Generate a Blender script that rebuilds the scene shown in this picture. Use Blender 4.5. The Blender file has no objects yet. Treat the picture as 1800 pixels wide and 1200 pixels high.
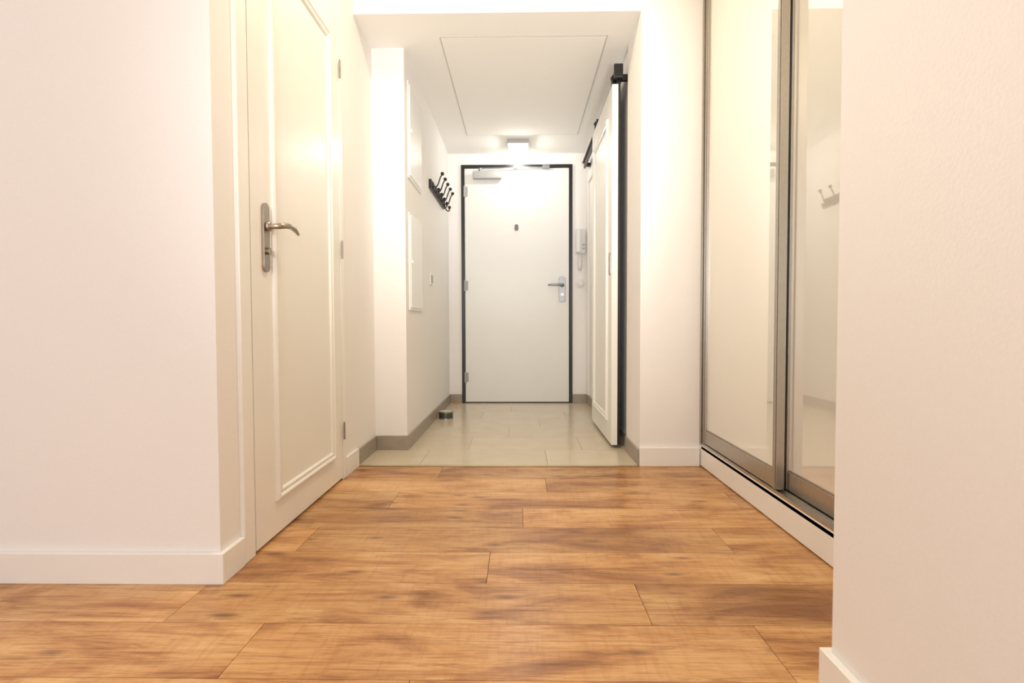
import bpy, bmesh, math, random
from mathutils import Vector, Matrix
random.seed(7)
S = bpy.context.scene
S.view_settings.view_transform = 'Standard'
S.view_settings.look = 'None'
COL = S.collection

# ------------------------------------------------------------------ materials
def new_mat(name):
    m = bpy.data.materials.new(name); m.use_nodes = True
    nt = m.node_tree
    return m, nt, nt.nodes['Principled BSDF']

def mat(name, col, rough=0.5, metal=0.0, noise=0.02, bump=0.0, scale=40.0, spec=0.5, emit=None, es=0.0, ior=None, coat=0.0):
    m, nt, p = new_mat(name)
    tc = nt.nodes.new('ShaderNodeTexCoord')
    n = nt.nodes.new('ShaderNodeTexNoise'); n.inputs['Scale'].default_value = scale; n.inputs['Detail'].default_value = 4
    nt.links.new(tc.outputs['Object'], n.inputs['Vector'])
    r = nt.nodes.new('ShaderNodeValToRGB')
    r.color_ramp.elements[0].position = .3; r.color_ramp.elements[1].position = .7
    r.color_ramp.elements[0].color = tuple(max(0, c*(1-noise)) for c in col)+(1,)
    r.color_ramp.elements[1].color = tuple(min(1, c*(1+noise)) for c in col)+(1,)
    nt.links.new(n.outputs['Fac'], r.inputs['Fac'])
    nt.links.new(r.outputs['Color'], p.inputs['Base Color'])
    p.inputs['Roughness'].default_value = rough
    p.inputs['Metallic'].default_value = metal
    p.inputs['Specular IOR Level'].default_value = spec
    if ior: p.inputs['IOR'].default_value = ior
    if coat: p.inputs['Coat Weight'].default_value = coat; p.inputs['Coat Roughness'].default_value = .03
    if bump:
        b = nt.nodes.new('ShaderNodeBump'); b.inputs['Strength'].default_value = bump; b.inputs['Distance'].default_value = .002
        nt.links.new(n.outputs['Fac'], b.inputs['Height']); nt.links.new(b.outputs['Normal'], p.inputs['Normal'])
    if emit:
        p.inputs['Emission Color'].default_value = emit+(1,); p.inputs['Emission Strength'].default_value = es
    return m

M_WALL = mat('wall_paint', (.90, .88, .862), .85, bump=.12, scale=180, noise=.01, spec=.2)
M_CEIL = mat('ceiling_paint', (.92, .915, .885), .9, bump=.05, scale=150, noise=.008, spec=.2)
M_TRIM = mat('white_lacquer', (.91, .895, .86), .32, noise=.006)
M_DOOR = mat('door_lacquer', (.89, .875, .825), .30, noise=.006, scale=8)
M_EDOOR = mat('entrance_door_lacquer', (.81, .81, .785), .38, noise=.006, scale=8)
M_BLACK = mat('black_metal', (.012, .012, .012), .35, noise=.1)
M_NICKEL = mat('brushed_nickel', (.40, .35, .30), .28, 1.0, noise=.06, scale=90)
M_STEEL = mat('satin_steel', (.30, .31, .33), .35, .6, noise=.04, scale=90)
M_HINGE = mat('dark_hinge_metal', (.16, .14, .13), .45, .6, noise=.05)
M_HINGEL = mat('hinge_metal', (.34, .30, .25), .4, .8, noise=.05)
M_GAPSHADE = mat('door_gap_shade', (.30, .24, .17), .7, noise=.05)  # brown of the strips that shade the door gap
M_ALU = mat('aluminium_profile', (.50, .47, .42), .33, .9, noise=.04, scale=60)
M_DARK = mat('dark_gap', (.09, .045, .022), .7)
M_GLASS = mat('white_glossy_glass', (.90, .89, .835), .02, .36, noise=.004, scale=3, ior=1.8)
M_SKIRT = mat('tile_skirting', (.36, .31, .255), .4, noise=.08, scale=25)
M_PLASTIC = mat('white_plastic', (.78, .78, .77), .35, noise=.01)
M_GREYPL = mat('silver_plastic', (.40, .40, .39), .4, noise=.02)
M_BRASS = mat('brass_strip', (.62, .46, .24), .35, .9, noise=.06)
M_PANELW = mat('cabinet_door_white', (.90, .90, .89), .25, noise=.005)
M_LINE = mat('joint_line', (.55, .54, .51), .8)
M_WAX = mat('pale_lid', (.55, .53, .47), .5)
M_WOODW = mat('wedge_wood', (.55, .25, .10), .5, noise=.2)
M_EMIT = mat('lamp_diffuser', (1, .98, .93), .5, emit=(1, .96, .88), es=8)
M_EMITW = mat('warm_diffuser', (1, .93, .8), .5, emit=(1, .85, .62), es=6)

def mk_wood():
    m, nt, p = new_mat('oak_laminate'); L = nt.links.new; N = nt.nodes.new
    tc = N('ShaderNodeTexCoord'); at = N('ShaderNodeAttribute'); at.attribute_name = 'tone'
    sc = N('ShaderNodeVectorMath'); sc.operation = 'SCALE'; sc.inputs['Scale'].default_value = 30
    L(at.outputs['Color'], sc.inputs[0])
    ad = N('ShaderNodeVectorMath'); ad.operation = 'ADD'
    L(tc.outputs['Object'], ad.inputs[0]); L(sc.outputs[0], ad.inputs[1])
    def noise(sx, sy, det=5, dist=0, rough=.55):
        mp = N('ShaderNodeMapping'); mp.inputs['Scale'].default_value = (sx, sy, 1)
        L(ad.outputs[0], mp.inputs['Vector'])
        n = N('ShaderNodeTexNoise'); n.inputs['Scale'].default_value = 1; n.inputs['Detail'].default_value = det
        n.inputs['Distortion'].default_value = dist; n.inputs['Roughness'].default_value = rough
        L(mp.outputs[0], n.inputs['Vector']); return n
    smoke = noise(2.4, 7, 6, 1.0, .6)
    grain = noise(3.2, 48, 9, 1.2, .72)
    fine = noise(12, 260, 4, 0, .6)
    chat = noise(70, 9, 3, .6)
    rp = N('ShaderNodeValToRGB'); e = rp.color_ramp.elements
    e[0].position = .32; e[0].color = (.29, .118, .038, 1)
    e[1].position = .66; e[1].color = (.70, .425, .190, 1)
    k = e.new(.48); k.color = (.56, .288, .108, 1)
    L(smoke.outputs['Fac'], rp.inputs['Fac'])
    def mixf(prev, fac, c, amt, lo=.4, hi=.65, mode='MULTIPLY'):
        mr = N('ShaderNodeMapRange'); mr.inputs['From Min'].default_value = lo; mr.inputs['From Max'].default_value = hi
        mr.inputs['To Min'].default_value = 0; mr.inputs['To Max'].default_value = amt
        L(fac, mr.inputs['Value'])
        mx = N('ShaderNodeMix'); mx.data_type = 'RGBA'; mx.blend_type = mode
        L(mr.outputs[0], mx.inputs[0]); L(prev, mx.inputs[6]); mx.inputs[7].default_value = c
        return mx.outputs[2]
    c = mixf(rp.outputs['Color'], grain.outputs['Fac'], (.55, .40, .28, 1), .9, .50, .66)
    c = mixf(c, fine.outputs['Fac'], (.62, .48, .38, 1), .6, .5, .68)
    c = mixf(c, chat.outputs['Fac'], (.82, .74, .66, 1), .5, .5, .7)
    # knots
    mp = N('ShaderNodeMapping'); mp.inputs['Scale'].default_value = (3.4, 10.5, 1); L(ad.outputs[0], mp.inputs['Vector'])
    vo = N('ShaderNodeTexVoronoi'); vo.inputs['Scale'].default_value = 1.0; vo.voronoi_dimensions = '2D'
    L(mp.outputs[0], vo.inputs['Vector'])
    mr = N('ShaderNodeMapRange'); mr.inputs['From Min'].default_value = .01; mr.inputs['From Max'].default_value = .14
    mr.inputs['To Min'].default_value = .85; mr.inputs['To Max'].default_value = 0
    dm = N('ShaderNodeMath'); dm.operation = 'MULTIPLY_ADD'; dm.inputs[1].default_value = .34
    L(grain.outputs['Fac'], dm.inputs[0])
    sb = N('ShaderNodeMath'); sb.operation = 'SUBTRACT'; sb.inputs[1].default_value = .165; L(vo.outputs['Distance'], sb.inputs[0]); L(sb.outputs[0], dm.inputs[2])
    L(dm.outputs[0], mr.inputs['Value'])
    gt = N('ShaderNodeMath'); gt.operation = 'GREATER_THAN'; gt.inputs[1].default_value = .62
    sp = N('ShaderNodeSeparateColor'); L(vo.outputs['Color'], sp.inputs[0]); L(sp.outputs[0], gt.inputs[0])
    ml = N('ShaderNodeMath'); ml.operation = 'MULTIPLY'; L(mr.outputs[0], ml.inputs[0]); L(gt.outputs[0], ml.inputs[1])
    mx = N('ShaderNodeMix'); mx.data_type = 'RGBA'; mx.blend_type = 'MIX'
    L(ml.outputs[0], mx.inputs[0]); L(c, mx.inputs[6]); mx.inputs[7].default_value = (.17, .07, .025, 1)
    hs = N('ShaderNodeHueSaturation'); L(mx.outputs[2], hs.inputs['Color'])
    s2 = N('ShaderNodeSeparateColor'); L(at.outputs['Color'], s2.inputs[0])
    mr2 = N('ShaderNodeMapRange'); mr2.inputs['To Min'].default_value = .88; mr2.inputs['To Max'].default_value = 1.14
    L(s2.outputs[0], mr2.inputs['Value']); L(mr2.outputs[0], hs.inputs['Value'])
    L(hs.outputs['Color'], p.inputs['Base Color'])
    mr3 = N('ShaderNodeMapRange'); mr3.inputs['To Min'].default_value = .22; mr3.inputs['To Max'].default_value = .40
    L(grain.outputs['Fac'], mr3.inputs['Value']); L(mr3.outputs[0], p.inputs['Roughness'])
    b = N('ShaderNodeBump'); b.inputs['Strength'].default_value = .15; b.inputs['Distance'].default_value = .001
    L(grain.outputs['Fac'], b.inputs['Height']); L(b.outputs['Normal'], p.inputs['Normal'])
    return m
M_WOOD = mk_wood()

def mk_tile():
    m, nt, p = new_mat('beige_floor_tile'); L = nt.links.new; N = nt.nodes.new
    tc = N('ShaderNodeTexCoord'); at = N('ShaderNodeAttribute'); at.attribute_name = 'tone'
    n = N('ShaderNodeTexNoise'); n.inputs['Scale'].default_value = 9; n.inputs['Detail'].default_value = 6
    L(tc.outputs['Object'], n.inputs['Vector'])
    r = N('ShaderNodeValToRGB'); r.color_ramp.elements[0].position = .3; r.color_ramp.elements[1].position = .7
    r.color_ramp.elements[0].color = (.62, .53, .40, 1); r.color_ramp.elements[1].color = (.66, .57, .44, 1)
    L(n.outputs['Fac'], r.inputs['Fac'])
    hs = N('ShaderNodeHueSaturation'); L(r.outputs['Color'], hs.inputs['Color'])
    s2 = N('ShaderNodeSeparateColor'); L(at.outputs['Color'], s2.inputs[0])
    mr = N('ShaderNodeMapRange'); mr.inputs['To Min'].default_value = .97; mr.inputs['To Max'].default_value = 1.04
    L(s2.outputs[0], mr.inputs['Value']); L(mr.outputs[0], hs.inputs['Value'])
    L(hs.outputs['Color'], p.inputs['Base Color']); p.inputs['Roughness'].default_value = .2
    return m
M_TILE = mk_tile()

# ------------------------------------------------------------------ mesh tools
def finish(name, bm, mats, parent=None, smooth=False, bevel=0, **kw):
    me = bpy.data.meshes.new(name)
    bmesh.ops.recalc_face_normals(bm, faces=bm.faces)
    bm.to_mesh(me); bm.free()
    if not isinstance(mats, (list, tuple)): mats = [mats]
    for m in mats: me.materials.append(m)
    if smooth:
        for p in me.polygons: p.use_smooth = True
    o = bpy.data.objects.new(name, me); COL.objects.link(o)
    if bevel:
        b = o.modifiers.new('bevel', 'BEVEL'); b.width = bevel; b.segments = 2; b.limit_method = 'ANGLE'
    if parent: o.parent = parent; o.matrix_parent_inverse = parent.matrix_world.inverted()
    for k, v in kw.items(): o[k] = v
    return o

def addbox(bm, x0, x1, y0, y1, z0, z1, mi=0):
    vs = [bm.verts.new(c) for c in ((x0,y0,z0),(x1,y0,z0),(x1,y1,z0),(x0,y1,z0),(x0,y0,z1),(x1,y0,z1),(x1,y1,z1),(x0,y1,z1))]
    for f in ((0,3,2,1),(4,5,6,7),(0,1,5,4),(1,2,6,5),(2,3,7,6),(3,0,4,7)):
        bm.faces.new([vs[i] for i in f]).material_index = mi

def boxes(name, lst, mats, parent=None, bevel=0, **kw):
    bm = bmesh.new()
    for b in lst: addbox(bm, *b)
    return finish(name, bm, mats, parent, bevel=bevel, **kw)

def addtube(bm, path, radii, seg=12, flat=None):
    pts = [Vector(p) for p in path]; rings = []
    if not isinstance(radii, (list, tuple)): radii = [radii]*len(pts)
    ref = None
    for i, p in enumerate(pts):
        t = (pts[min(i+1, len(pts)-1)]-pts[max(i-1, 0)]).normalized()
        if ref is None:
            ref = t.orthogonal().normalized()
        ref = (ref - t*ref.dot(t)).normalized(); b = t.cross(ref)
        rings.append([bm.verts.new(p+(ref*math.cos(a)+b*math.sin(a))*radii[i]) for a in [2*math.pi*k/seg for k in range(seg)]])
    for r1, r2 in zip(rings, rings[1:]):
        for k in range(seg): bm.faces.new((r1[k], r1[(k+1)%seg], r2[(k+1)%seg], r2[k]))
    bm.faces.new(rings[0][::-1]); bm.faces.new(rings[-1])

def addsphere(bm, c, r, u=14, v=9):
    bmesh.ops.create_uvsphere(bm, u_segments=u, v_segments=v, radius=r, matrix=Matrix.Translation(c))

def addcyl(bm, c, r, h, axis='Z', seg=32, r2=None):
    rot = {'Z': Matrix(), 'X': Matrix.Rotation(math.pi/2, 4, 'Y'), 'Y': Matrix.Rotation(math.pi/2, 4, 'X')}[axis]
    bmesh.ops.create_cone(bm, cap_ends=True, segments=seg, radius1=r, radius2=r if r2 is None else r2, depth=h, matrix=Matrix.Translation(c) @ rot)

def bez(pts, n=14):
    P = [Vector(p) for p in pts]; out = []
    for i in range(n+1):
        t = i/n; q = list(P)
        while len(q) > 1: q = [a.lerp(b, t) for a, b in zip(q, q[1:])]
        out.append(q[0])
    return out

def addstadium(bm, mp, s0, s1, t0, t1, h0, h1, r=None, seg=10):
    """rounded plate; mp maps (s,t,h) to world"""
    r = r or (s1-s0)/2*.999
    ring = []
    for cx, cy, a0 in ((s1-r, t1-r, 0), (s0+r, t1-r, 90), (s0+r, t0+r, 180), (s1-r, t0+r, 270)):
        for k in range(seg+1):
            a = math.radians(a0+90*k/seg); ring.append((cx+r*math.cos(a), cy+r*math.sin(a)))
    lo = [bm.verts.new(mp(s, t, h0)) for s, t in ring]; hi = [bm.verts.new(mp(s, t, h1)) for s, t in ring]
    n = len(ring)
    for k in range(n): bm.faces.new((lo[k], lo[(k+1)%n], hi[(k+1)%n], hi[k]))
    bm.faces.new(hi); bm.faces.new(lo[::-1])

def addmould(bm, mp, s0, s1, t0, t1, prof):
    rings = []
    for o, h in prof:
        rings.append([bm.verts.new(mp(s, t, h)) for s, t in ((s0+o, t0+o), (s1-o, t0+o), (s1-o, t1-o), (s0+o, t1-o))])
    for a, b in zip(rings, rings[1:]):
        for k in range(4): bm.faces.new((a[k], a[(k+1)%4], b[(k+1)%4], b[k]))

def empty(name, loc, **kw):
    e = bpy.data.objects.new(name, None); e.empty_display_size = .1; e.location = loc
    COL.objects.link(e); bpy.context.view_layer.update()
    for k, v in kw.items(): e[k] = v
    return e
ST = dict(kind='structure')

# ------------------------------------------------------------------ constants
XL, XH, XR, XF = -.773, -.603, .575, .561   # door-side wall, hall wall, hall opposite wall, its front return
YT, YP, YD = 2.387, 2.707, 4.36     # tile start, pier, entrance wall
YB = 2.415
ZH, ZC = 2.108, 2.55                # low ceiling, main ceiling

# ------------------------------------------------------------------ floor
def tone_floor(name, rows, base, mats, label, cat):
    bm = bmesh.new(); lay = bm.loops.layers.float_color.new('tone')
    for (x0, x1, y0, y1, g) in rows:
        col = (random.random(), random.random(), random.random(), 1)
        a, b, c, d = x0+g, x1-g, y0+g, y1-g
        top = [bm.verts.new(v) for v in ((a,c,0),(b,c,0),(b,d,0),(a,d,0))]
        bot = [bm.verts.new(v) for v in ((a-g*.6,c-g*.6,-.003),(b+g*.6,c-g*.6,-.003),(b+g*.6,d+g*.6,-.003),(a-g*.6,d+g*.6,-.003))]
        fs = [bm.faces.new(top)]+[bm.faces.new((bot[k], bot[(k+1)%4], top[(k+1)%4], top[k])) for k in range(4)]
        for f in fs:
            for l in f.loops: l[lay] = col
    addbox(bm, *base, 1)
    return finish(name, bm, mats, label=label, category=cat, **ST)

rows = []
W, LN = .18, 1.28
joints = {0: -.57, 1: .29, 2: -.088, 3: .62, 4: .008, 5: -.48, 6: .107, 7: -.36}
y = 1.292-.18*2; k0 = 0
X0, X1 = -3.1, 1.5
for k in range(-20, 8):
    ya = y+k*W; yb = min(ya+W, 2.376)
    j = joints.get(k, random.uniform(-1, 1))
    xs = [j+LN*i for i in range(-4, 5)]
    if k == 1: xs = [-.80-LN*2, -.80-LN, -.80, .29, .29+LN]
    if k == 0: xs = [-.57-LN*2, -.57-LN, -.57, .51, .51+LN]
    xs = [X0]+[v for v in xs if X0+.02 < v < X1-.02]+[X1]
    for a, b in zip(xs, xs[1:]): rows.append((a, b, ya, yb, .0008))
rows.append((XF-.004, X1, 2.376, 2.41, .0002))
tone_floor('floor', rows, (X0, X1, y-20*W, 2.391, -.03, -.0035), [M_WOOD, M_DARK], 'warm oak laminate plank floor laid across the corridor', 'floor')
rows = []
j0 = [.13, .33, -.07]
for k in range(7):
    ya = 2.392+.305*k; yb = min(ya+.305, YD+.06)
    if yb-ya < .02: continue
    j = j0[k % 3]
    xs = [XL-.02]+[v for v in (j-.61*2, j-.61, j, j+.61) if XL < v < XR]+[(XF if k == 0 else XR+.02)]
    for a, b in zip(xs, xs[1:]): rows.append((a, b, ya, yb, .0014))
M_GROUT = mat('grout', (.38, .33, .25), .9)
tone_floor('floor_tiled', rows, (XL-.02, XR+.02, 2.392, YD+.06, -.03, -.0015), [M_TILE, M_GROUT], 'glossy beige rectangular ceramic tiles of the entrance hall', 'floor')
boxes('trim_1', [(XL+.005, XF-.005, 2.3775, 2.3925, -.01, .003)], M_BRASS, bevel=.001, label='thin brass strip between wood floor and tiles', category='floor strip', **ST)

# ------------------------------------------------------------------ walls
DY0, DY1, DZ = 1.385, 2.215, 2.075
boxes('wall_left', [(-3.1, XL, 1.29, DY0, 0, ZC), (XL-.12, XL, DY1, YP, 0, ZC), (XL-.12, XL, DY0, DY1, DZ, ZC),
                    (XL-.12, XH, YP, YD, 0, ZC)], M_WALL, label='pale pinkish white painted wall around the panelled door', category='wall', **ST)
FX0, FX1, FZ = -.494, .444, 2.012
boxes('wall_back', [(XL-.12, FX0, YD, YD+.15, 0, ZC), (FX1, XR+.2, YD, YD+.15, 0, ZC), (FX0, FX1, YD, YD+.15, FZ, ZC)], M_WALL,
      label='white painted wall around the entrance door', category='wall', **ST)
boxes('wall_right', [(XF, 1.5, 2.40, 2.56, 0, ZC), (XF, XR+.12, 2.56, 2.70, 0, ZC), (XR, XR+.12, 2.70, YD, 0, ZC)], M_WALL,
      label='white painted wall beside the sliding door and wardrobe', category='wall', **ST)
boxes('wall_near', [(.552, 1.5, -2.6, .90, 0, ZC)], M_WALL, label='white painted wall end next to the wardrobe', category='wall', **ST)
boxes('wall_side', [(-3.2, -3.1, -2.6, 1.385, 0, ZC)], M_WALL, label='white painted far side wall of the living room', category='wall', **ST)
boxes('ceiling', [(-3.2, 1.5, -2.6, YB, ZC, ZC+.1)], M_CEIL, label='white painted living room ceiling', category='ceiling', **ST)
boxes('ceiling_lowered', [(XL, XR, YB, YD, ZH, ZC)], M_CEIL, label='lowered white plasterboard ceiling of the entrance hall', category='ceiling', **ST)

# ceiling hatch
h = boxes('ceiling_hatch', [(-.395, .437, 2.617, 3.93, ZH-.003, ZH)], M_CEIL, label='large flush rectangular access panel in the lowered ceiling', category='ceiling hatch')
bm = bmesh.new(); a = .006
for b in ((-.401, .443, 2.611, 2.617), (-.401, .443, 3.93, 3.936), (-.401, -.395, 2.617, 3.93), (.437, .443, 2.617, 3.93)):
    addbox(bm, *b, ZH-.002, ZH)
finish('hatch_seam', bm, M_LINE, h)

# ------------------------------------------------------------------ baseboards
T = .014
def bb(name, lst, m, label):
    return boxes(name, lst, m, bevel=.002, label=label, category='baseboard', **ST)
bb('baseboard_left', [(-3.1, XL+T, 1.29-T, 1.29, 0, .08), (XL, XL+T, 1.29, DY0-.002, 0, .08)], M_TRIM, 'white wooden baseboard wrapping the wall corner')
bb('baseboard_door_side', [(XL, XL+T, DY1+.002, YT-.002, 0, .085)], M_TRIM, 'short white baseboard between door and tiled hall')
bb('baseboard_right', [(XF-.002, .838, 2.40-T, 2.40, 0, .087)], M_TRIM, 'white baseboard between hall opening and wardrobe')
bb('baseboard_near', [(.552-T-.001, .552, -2.6, .90, 0, .08), (.552-T-.001, 1.0, .90, .914, 0, .08)], M_TRIM, 'white baseboard on the near wall end')
G = .009
bb('baseboard_hall_left', [(XL, XL+G, YT+.006, YP, 0, .075), (XL+G, XH+G, YP-G, YP, 0, .075), (XH, XH+G, YP, YD, 0, .075)], M_SKIRT, 'grey-brown tile skirting along the hall wall')
bb('baseboard_back', [(XH+G, FX0-.002, YD-G, YD, 0, .075), (FX1+.002, XR-G, YD-G, YD, 0, .075)], M_SKIRT, 'grey-brown tile skirting beside the entrance door')
bb('baseboard_hall_right', [(XF-G, XF, 2.402, 2.70, 0, .075), (XF, XR, 2.70, 2.70+G, 0, .075), (XR-G, XR, 2.70+G, YD, 0, .075)], M_SKIRT, 'grey-brown tile skirting under the sliding door')

# ------------------------------------------------------------------ panelled door
PROF = [(0, 0), (.002, .008), (.007, .012), (.013, .012), (.018, .007), (.022, .006), (.027, .009), (.031, .008), (.034, 0)]
d = empty('door_2', (XL, 1.8, 0), label='white panelled interior door with nickel lever handle, closed', category='door', **ST)
fx = XL+.010
boxes('door_frame', [(XL-.12, fx+.002, DY0, 1.443, 0, DZ), (XL-.12, fx+.002, 2.173, DY1, 0, DZ), (XL-.12, fx+.002, 1.443, 2.173, 2.036, DZ),
                     (XL-.12, fx-.045, 1.443, 1.46, 0, 2.036), (XL-.12, fx-.045, 2.156, 2.173, 0, 2.036)], M_TRIM, d, bevel=.003)
boxes('gap_shade_strip', [(fx-.044, fx-.004, 1.4435, 1.4475, 0.002, 2.0345), (fx-.044, fx-.004, 2.169, 2.1725, 0.002, 2.0345)], M_GAPSHADE, d)  # strips added to darken the gap between leaf and frame like shade
leaf = boxes('door_leaf', [(fx-.040, fx+.001, 1.448, 2.168, .010, 2.031)], M_DOOR, d, bevel=.002)
mpL = lambda s, t, h: (fx+.001+h, s, t)
bm = bmesh.new(); addmould(bm, mpL, 1.567, 2.072, .115, 1.835, PROF)
finish('panel_moulding', bm, M_DOOR, d)
hd = bmesh.new(); addstadium(hd, mpL, 1.507, 1.543, .822, 1.027, 0, .008)
hnd = finish('door_handle', hd, M_NICKEL, d, bevel=.002, label='brushed nickel long-plate handle')
bm = bmesh.new()
addcyl(bm, (fx+.014, 1.525, .957), .014, .014, 'X')
p = bez([(fx+.012, 1.525, .957), (fx+.062, 1.520, .957), (fx+.058, 1.545, .963), (fx+.056, 1.59, .978), (fx+.054, 1.640, .952)], 18)
addtube(bm, p, [.0085]*4+[.009]*8+[.0085]*4+[.007, .006, .004], 14)
finish('lever', bm, M_NICKEL, hnd, smooth=True)
bm = bmesh.new(); addcyl(bm, (fx+.012, 1.525, .884), .0105, .012, 'X'); addbox(bm, fx+.016, fx+.021, 1.523, 1.527, .872, .884)
finish('lock_cylinder', bm, M_NICKEL, hnd)
for i, z in enumerate((.21, .98, 1.735)):
    bm = bmesh.new(); addcyl(bm, (fx+.010, 2.170, z), .004, .070, seg=16); addcyl(bm, (fx+.010, 2.170, z+.038), .003, .006, seg=12)
    addcyl(bm, (fx+.010, 2.170, z), .0046, .002, seg=16)
    finish('hinge', bm, M_HINGEL, d)

# ------------------------------------------------------------------ entrance door
e = empty('door_1', (-.02, YD, 0), label='plain white entrance door in a thin black frame', category='door', **ST)
f = .025
boxes('door_frame', [(FX0, FX0+f, YD-.016, YD+.08, 0, FZ), (FX1-f, FX1, YD-.016, YD+.08, 0, FZ), (FX0+f, FX1-f, YD-.016, YD+.08, FZ-f, FZ),
                     (FX0+f, FX1-f, YD+.0, YD+.05, 0, .007)], M_BLACK, e, bevel=.002)
boxes('door_leaf', [(FX0+f+.003, FX1-f-.003, YD-.006, YD+.045, .009, FZ-f-.003)], M_EDOOR, e, bevel=.003)
ys = YD-.006
mpE = lambda s, t, h: (s, ys-h, t)
bm = bmesh.new(); addstadium(bm, mpE, .330, .384, .858, 1.072, 0, .012, r=.018)
eh = finish('door_handle', bm, M_STEEL, e, bevel=.002, label='satin steel security handle plate')
bm = bmesh.new(); addcyl(bm, (.357, ys-.018, 1.0), .017, .016, 'Y')
addtube(bm, bez([(.357, ys-.012, 1.0), (.357, ys-.07, 1.0), (.345, ys-.062, 1.0), (.30, ys-.06, 1.002), (.235, ys-.055, 1.0)], 16), [.010]*13+[.0095, .009, .008, .006], 14)
finish('lever', bm, M_STEEL, eh, smooth=True)
bm = bmesh.new(); addcyl(bm, (.357, ys-.015, .92), .013, .012, 'Y'); addbox(bm, .355, .359, ys-.023, ys-.019, .908, .922)
finish('lock_cylinder', bm, M_NICKEL, eh)
bm = bmesh.new(); addcyl(bm, (-.028, ys-.005, 1.497), .016, .010, 'Y'); addstadium(bm, mpE, -.044, -.012, 1.462, 1.502, 0, .006, r=.010)
finish('peephole', bm, M_HINGE, e)
for z in (.22, 1.0, 1.79):
    bm = bmesh.new(); addcyl(bm, (FX0+f+.004, ys-.012, z), .008, .09, seg=16); addbox(bm, FX0+f+.004, FX0+f+.03, ys-.004, ys+.001, z-.04, z+.04)
    finish('hinge', bm, M_GREYPL, e)
bm = bmesh.new(); addbox(bm, -.392, -.150, ys-.052, ys, 1.888, 1.948)
cl = finish('door_closer', bm, M_GREYPL, e, bevel=.006, label='silver hydraulic closer with folding arm')
bm = bmesh.new(); addcyl(bm, (-.33, ys-.026, 1.962), .014, .03)
addbox(bm, -.335, -.02, ys-.034, ys-.020, 1.972, 1.978)
addbox(bm, -.05, .21, ys-.030, ys-.018, 1.979, 1.985)
addbox(bm, .19, .25, ys-.034, YD-.016, 1.974, 1.999); addcyl(bm, (-.035, ys-.026, 1.980), .011, .014)
finish('closer_arm', bm, M_STEEL, cl)

# ------------------------------------------------------------------ sliding barn door
s = empty('door_3', (.51, 3.1, 0), label='white panelled sliding door hung on a black wall rail', category='sliding door', **ST)
sx0, sx1, sy0, sy1 = .487, .520, 2.735, 3.47
boxes('door_leaf', [(sx0, sx1, sy0, sy1, .018, 1.925)], M_DOOR, s, bevel=.002)
mpS = lambda a, t, h: (sx0-h, a, t)
bm = bmesh.new(); addmould(bm, mpS, sy0+.115, sy1-.115, .13, 1.79, PROF); finish('panel_moulding', bm, M_DOOR, s)
boxes('black_strip', [(sx1+.0005, sx1+.011, sy0, sy1, .018, 1.94)], M_BLACK, s)  # black strip along the back face of the leaf
boxes('wall_rail', [(.526, .540, 2.715, 4.25, 1.945, 1.985), (.512, .540, 2.715, 4.25, 1.985, 1.993)]+
      [(.540, XR, yy, yy+.03, 1.950, 1.978) for yy in (2.74, 3.2, 3.7, 4.2)], M_BLACK, s, bevel=.001)
for yy in (sy0+.03, sy1-.09):
    bm = bmesh.new(); addbox(bm, .492, .499, yy, yy+.04, 1.925, 1.985); addbox(bm, .492, .520, yy-.01, yy+.05, 1.925, 1.931)
    addcyl(bm, (.510, yy+.02, 1.980), .026, .016, 'X'); addcyl(bm, (.491, yy+.02, 1.975), .008, .008, 'X', seg=6)
    finish('roller_hanger', bm, M_BLACK, s)
boxes('rail_stop', [(.492, .538, 2.702, 2.722, 1.945, 2.015)], M_BLACK, s, bevel=.003)
bm = bmesh.new(); addstadium(bm, mpS, 2.775, 2.80, .93, 1.05, 0, .004); ph = finish('finger_pull', bm, M_STEEL, s)
bm = bmesh.new(); addstadium(bm, mpS, 2.780, 2.795, .938, 1.042, .004, .0046); finish('pull_recess', bm, M_HINGE, ph)
boxes('trim_2', [(XR-.014, XR, 3.55, 3.62, .078, 1.90), (XR-.014, XR, 4.24, 4.31, .078, 1.90), (XR-.014, XR, 3.62, 4.24, 1.83, 1.90)], M_TRIM,
      bevel=.002, label='white casing around the side doorway', category='door casing', **ST)

# ------------------------------------------------------------------ wardrobe
w = empty('wardrobe', (1.1, 1.65, 0), label='built-in wardrobe with white glass sliding doors in aluminium frames', category='wardrobe')
wx = .843; wy0, wy1 = .925, 2.398
boxes('carcass', [(wx+.02, 1.48, wy1-.018, wy1, .1, ZC-.02), (wx+.02, 1.48, wy0, wy0+.018, .1, ZC-.02), (1.46, 1.48, wy0, wy1, .1, ZC-.02),
                  (wx, 1.48, wy0+.018, wy1-.018, .085, .1), (wx, 1.48, wy0+.018, wy1-.018, ZC-.04, ZC-.02)], M_TRIM, w)
boxes('plinth', [(wx, wx+.10, wy0, wy1, .004, .0985)], M_TRIM, w, bevel=.002)
boxes('floor_track', [(wx+.002, wx+.085, wy0, wy1, .1005, .104), (wx+.002, wx+.005, wy0, wy1, .104, .111), (wx+.033, wx+.0355, wy0, wy1, .104, .111), (wx+.066, wx+.070, wy0, wy1, .104, .114)], M_ALU, w)
boxes('top_track', [(wx+.002, wx+.085, wy0+.02, wy1-.02, ZC-.075, ZC-.045), (wx-.002, wx+.002, wy0+.02, wy1-.02, ZC-.12, ZC-.045)], M_ALU, w)
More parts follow.
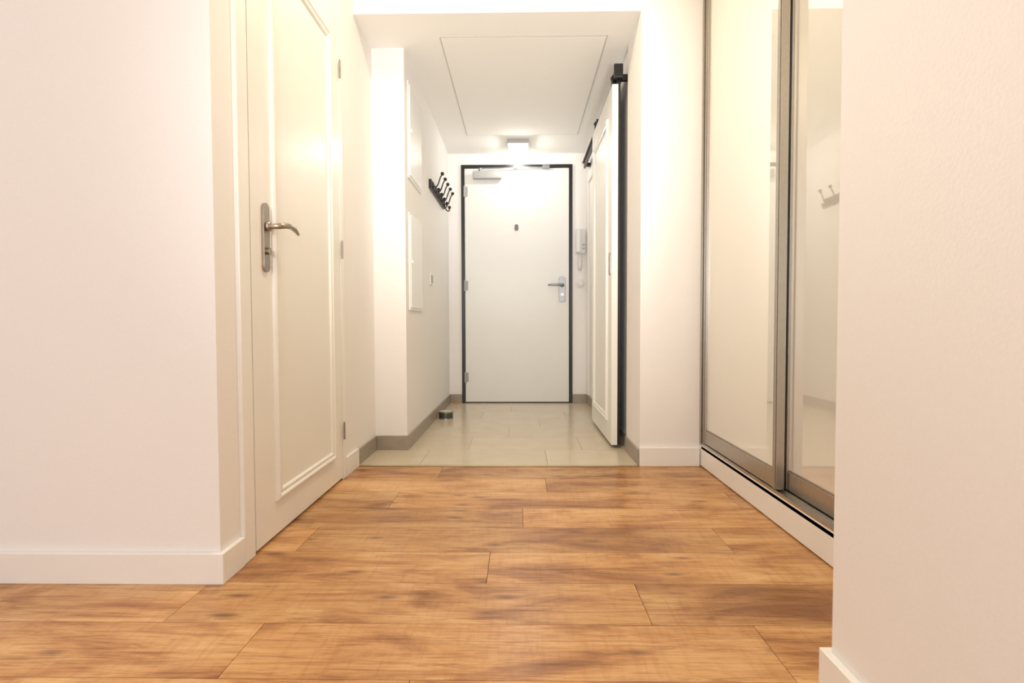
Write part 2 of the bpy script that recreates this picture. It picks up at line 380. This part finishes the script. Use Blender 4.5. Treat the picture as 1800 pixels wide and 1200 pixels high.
def sdoor(x, ya, yb):
    zb, zt = .112, ZC-.08
    g = boxes('sliding_door', [(x+.008, x+.016, ya+.02, yb-.02, zb+.05, zt-.03)], M_GLASS, w, label='glossy milky white glass sliding door')
    bm = bmesh.new(); addbox(bm, x+.002, x+.026, ya+.026, yb-.026, zb, zb+.062); addbox(bm, x+.006, x+.024, ya+.026, yb-.026, zb+.062, zb+.068)
    finish('bottom_rail', bm, M_ALU, g, bevel=.0015)
    boxes('top_rail', [(x+.002, x+.026, ya+.026, yb-.026, zt-.045, zt)], M_ALU, g, bevel=.0015)
    for (p0, p1, sg) in ((ya, ya+.026, 1), (yb-.026, yb, -1)):
        bm = bmesh.new()
        addbox(bm, x, x+.028, p0, p1, zb, zt)
        yc = (p0+p1)/2
        addbox(bm, x-.004, x, yc-.003-.006*sg, yc+.003-.006*sg, zb, zt)
        finish('stile_profile', bm, M_ALU, g, bevel=.001)
    return g
sdoor(wx+.006, 1.700, wy1-.022)
sdoor(wx+.040, wy0+.022, 1.725)
boxes('side_profile', [(wx-.004, wx+.02, wy1-.016, wy1, .105, ZC-.06)], M_ALU, w)
boxes('brush_seal', [(wx+.0345, wx+.0395, 1.699, 1.712, .115, ZC-.08)], M_BLACK, w)

# ------------------------------------------------------------------ wall cabinets
def cab(z0, z1, lab):
    c = boxes('wall_cabinet', [(XH, XH+.008, 2.775, 3.13, z0, z1)], M_PANELW, bevel=.003, label=lab, category='cabinet')
    boxes('cabinet_door', [(XH+.008, XH+.013, 2.79, 3.115, z0+.015, z1-.015)], M_PANELW, c, bevel=.001)
    bm = bmesh.new(); addcyl(bm, (XH+.016, 2.81, (z0+z1)/2), .010, .006, 'X', seg=20); addbox(bm, XH+.019, XH+.0205, 2.808, 2.812, (z0+z1)/2-.008, (z0+z1)/2+.008)
    finish('latch', bm, M_PANELW, c)
cab(1.46, 1.975, 'taller flush white utility cabinet door near the coat rack')
cab(.745, 1.276, 'flush white utility cabinet door at waist height')

# ------------------------------------------------------------------ coat rack
r = boxes('coat_rack', [(XH-.001, XH+.018, 3.42, 4.05, 1.575, 1.635)], M_BLACK, bevel=.003, label='black wall coat rack with five double ball-tipped hooks', category='coat rack')
for i in range(5):
    yy = 3.475+i*.13
    bm = bmesh.new(); addstadium(bm, lambda a, t, h: (XH+.018+h, a, t), yy-.010, yy+.010, 1.58, 1.63, 0, .005)
    addtube(bm, bez([(XH+.02, yy, 1.60), (XH+.06, yy, 1.575), (XH+.055, yy, 1.65), (XH+.080, yy, 1.675)], 14), .0045, 10)
    addtube(bm, bez([(XH+.02, yy, 1.59), (XH+.03, yy, 1.545), (XH+.06, yy, 1.535), (XH+.058, yy, 1.57)], 12), .0045, 10)
    hk = finish('hook', bm, M_BLACK, r, smooth=True)
    for c in ((XH+.083, yy, 1.683), (XH+.058, yy, 1.577)):
        bm = bmesh.new(); addsphere(bm, c, .0125); finish('ball_tip', bm, M_BLACK, hk, smooth=True)

# ------------------------------------------------------------------ switch, intercom
sw = boxes('light_switch', [(XH+.0003, XH+.009, 3.42, 3.50, .935, 1.015)], M_PLASTIC, bevel=.003, label='square white rocker switch on the hall wall', category='light switch')
boxes('rocker', [(XH+.009, XH+.013, 3.434, 3.486, .949, 1.001)], M_GREYPL, sw, bevel=.002)

ic = boxes('intercom', [(.468, .556, YD-.028, YD-.0005, 1.262, 1.472)], M_PLASTIC, bevel=.006, label='white wall intercom phone with coiled cord beside the door', category='intercom')
bm = bmesh.new(); addbox(bm, .472, .508, YD-.060, YD-.044, 1.27, 1.465); addbox(bm, .472, .508, YD-.044, YD-.028, 1.42, 1.465); addbox(bm, .472, .508, YD-.044, YD-.028, 1.27, 1.315)
finish('handset', bm, M_PLASTIC, ic, bevel=.006)
for z in (1.30, 1.33):
    boxes('button', [(.525, .545, YD-.031, YD-.028, z, z+.012)], M_GREYPL, ic, bevel=.001)
bm = bmesh.new(); pts = []
ctr = bez([(.490, YD-.04, 1.27), (.470, YD-.02, 1.09), (.535, YD-.02, 1.06), (.520, YD-.015, 1.262)], 160)
for i, c in enumerate(ctr):
    a = i*.9; pts.append(c+Vector((math.cos(a)*.006, math.sin(a)*.006, 0)))
addtube(bm, pts, .0022, 6); finish('coiled_cord', bm, M_PLASTIC, ic, smooth=True)
bm = bmesh.new(); addcyl(bm, (.510, YD-.005, 1.015), .036, .009, 'Y', seg=40)
so = finish('wall_thermostat', bm, M_PLASTIC, bevel=.003, label='small round white wall control below the intercom', category='thermostat')
bm = bmesh.new(); addcyl(bm, (.510, YD-.017, 1.015), .024, .014, 'Y', seg=40); finish('dial', bm, M_PLASTIC, so, bevel=.003)

# ------------------------------------------------------------------ small things on the floor
cx, cy = -.530, 3.63
M_TIN = mat('dark_tin', (.10, .10, .09), .35, .6)
bm = bmesh.new(); addcyl(bm, (cx, cy, .026), .050, .044, seg=48)
tin = finish('round_tin', bm, M_TIN, bevel=.002, label='low round dark tin standing by the skirting', category='tin')
bm = bmesh.new(); addcyl(bm, (cx, cy, .003), .053, .006, seg=48); addcyl(bm, (cx, cy, .0475), .053, .007, seg=48)
finish('rim', bm, M_NICKEL, tin)
bm = bmesh.new(); addcyl(bm, (cx, cy, .0515), .044, .002, seg=48); finish('lid', bm, M_WAX, tin)
bm = bmesh.new()
v = [bm.verts.new(c) for c in ((-.56, 4.30, 0), (-.52, 4.30, 0), (-.52, 4.34, 0), (-.56, 4.34, 0), (-.56, 4.30, .012), (-.52, 4.30, .004), (-.52, 4.34, .004), (-.56, 4.34, .022))]
for q in ((0,3,2,1),(4,5,6,7),(0,1,5,4),(1,2,6,5),(2,3,7,6),(3,0,4,7)): bm.faces.new([v[i] for i in q])
finish('door_wedge', bm, M_WOODW, bevel=.001, label='small reddish wooden wedge lying in the corner', category='door wedge')

# ------------------------------------------------------------------ lamps and added fill lights
lx, ly = -.012, 4.105
l = boxes('ceiling_lamp', [(lx-.083, lx+.083, ly-.083, ly+.083, ZH-.032, ZH)], M_GREYPL, bevel=.002, label='small square ceiling lamp glowing above the entrance door', category='lamp')
boxes('lamp_diffuser', [(lx-.076, lx+.076, ly-.076, ly+.076, ZH-.042, ZH-.032)], M_EMIT, l, bevel=.003)
def area(name, loc, size, power, col, rot=(0, 0, 0), par=None, sy=None):
    ld = bpy.data.lights.new(name, 'AREA'); ld.energy = power; ld.color = col; ld.size = size
    if sy: ld.shape = 'RECTANGLE'; ld.size_y = sy
    o = bpy.data.objects.new(name, ld); o.location = loc; o.rotation_euler = rot; COL.objects.link(o)
    if par: o.parent = par; o.matrix_parent_inverse = par.matrix_world.inverted()
    return o
pl = bpy.data.lights.new('hall_light', 'POINT'); pl.energy = 4.8; pl.color = (1, .955, .87); pl.shadow_soft_size = .02
po = bpy.data.objects.new('hall_light', pl); COL.objects.link(po); po.location = (lx, ly, ZH-.065)
po.parent = l; po.matrix_parent_inverse = l.matrix_world.inverted()
def unseen_lamp(x, y, power, col):  # fixture and area light added out of view to light the room
    bm = bmesh.new(); addcyl(bm, (x, y, ZC-.015), .16, .03, seg=48)
    b = finish('unseen_ceiling_lamp', bm, M_GREYPL, label='unseen round warm-white ceiling lamp added to light the living room', category='lamp')
    bm = bmesh.new(); addcyl(bm, (x, y, ZC-.045), .13, .03, seg=48, r2=.15); finish('lamp_diffuser', bm, M_EMITW, b)
    area('room_light', (x, y, ZC-.07), .28, power, col, par=b)
unseen_lamp(.0, 1.75, 14.5, (1, .84, .58))
unseen_lamp(-.6, -.3, 12, (1, .90, .80))
# added area light, fills the room from the open side behind the camera
area('rear_fill', (-1.2, -2.55, 1.4), 3.4, 26, (1, .97, .97), rot=(math.pi/2, 0, 0), sy=2.0)
# added soft fill spots, unseen behind the camera and aimed down the hall
def fill_spot(loc, target, energy, ang, col=(1, .965, .92)):
    sl = bpy.data.lights.new('hall_fill', 'SPOT'); sl.energy = energy; sl.color = col; sl.spot_size = math.radians(ang); sl.spot_blend = .8; sl.shadow_soft_size = .25
    o = bpy.data.objects.new('hall_fill', sl); COL.objects.link(o); o.location = loc
    o.rotation_euler = (Vector(target)-o.location).to_track_quat('-Z', 'Y').to_euler()
fill_spot((-.05, -1.6, 1.15), (-.02, 4.3, 1.35), 190, 38)
fill_spot((.38, -.9, .30), (-.12, 3.3, 1.95), 300, 36)

wd = bpy.data.worlds.new('world'); S.world = wd; wd.use_nodes = True
bg = wd.node_tree.nodes['Background']; bg.inputs[0].default_value = (1, .975, .965, 1); bg.inputs[1].default_value = .84

# ------------------------------------------------------------------ camera
cd = bpy.data.cameras.new('camera'); cd.lens = 18; cd.sensor_width = 36; cd.clip_start = .02
cam = bpy.data.objects.new('camera', cd); COL.objects.link(cam)
cam.location = (0, 0, .66); cam.rotation_euler = (math.pi/2-.0311, .003, .0156)
S.camera = cam
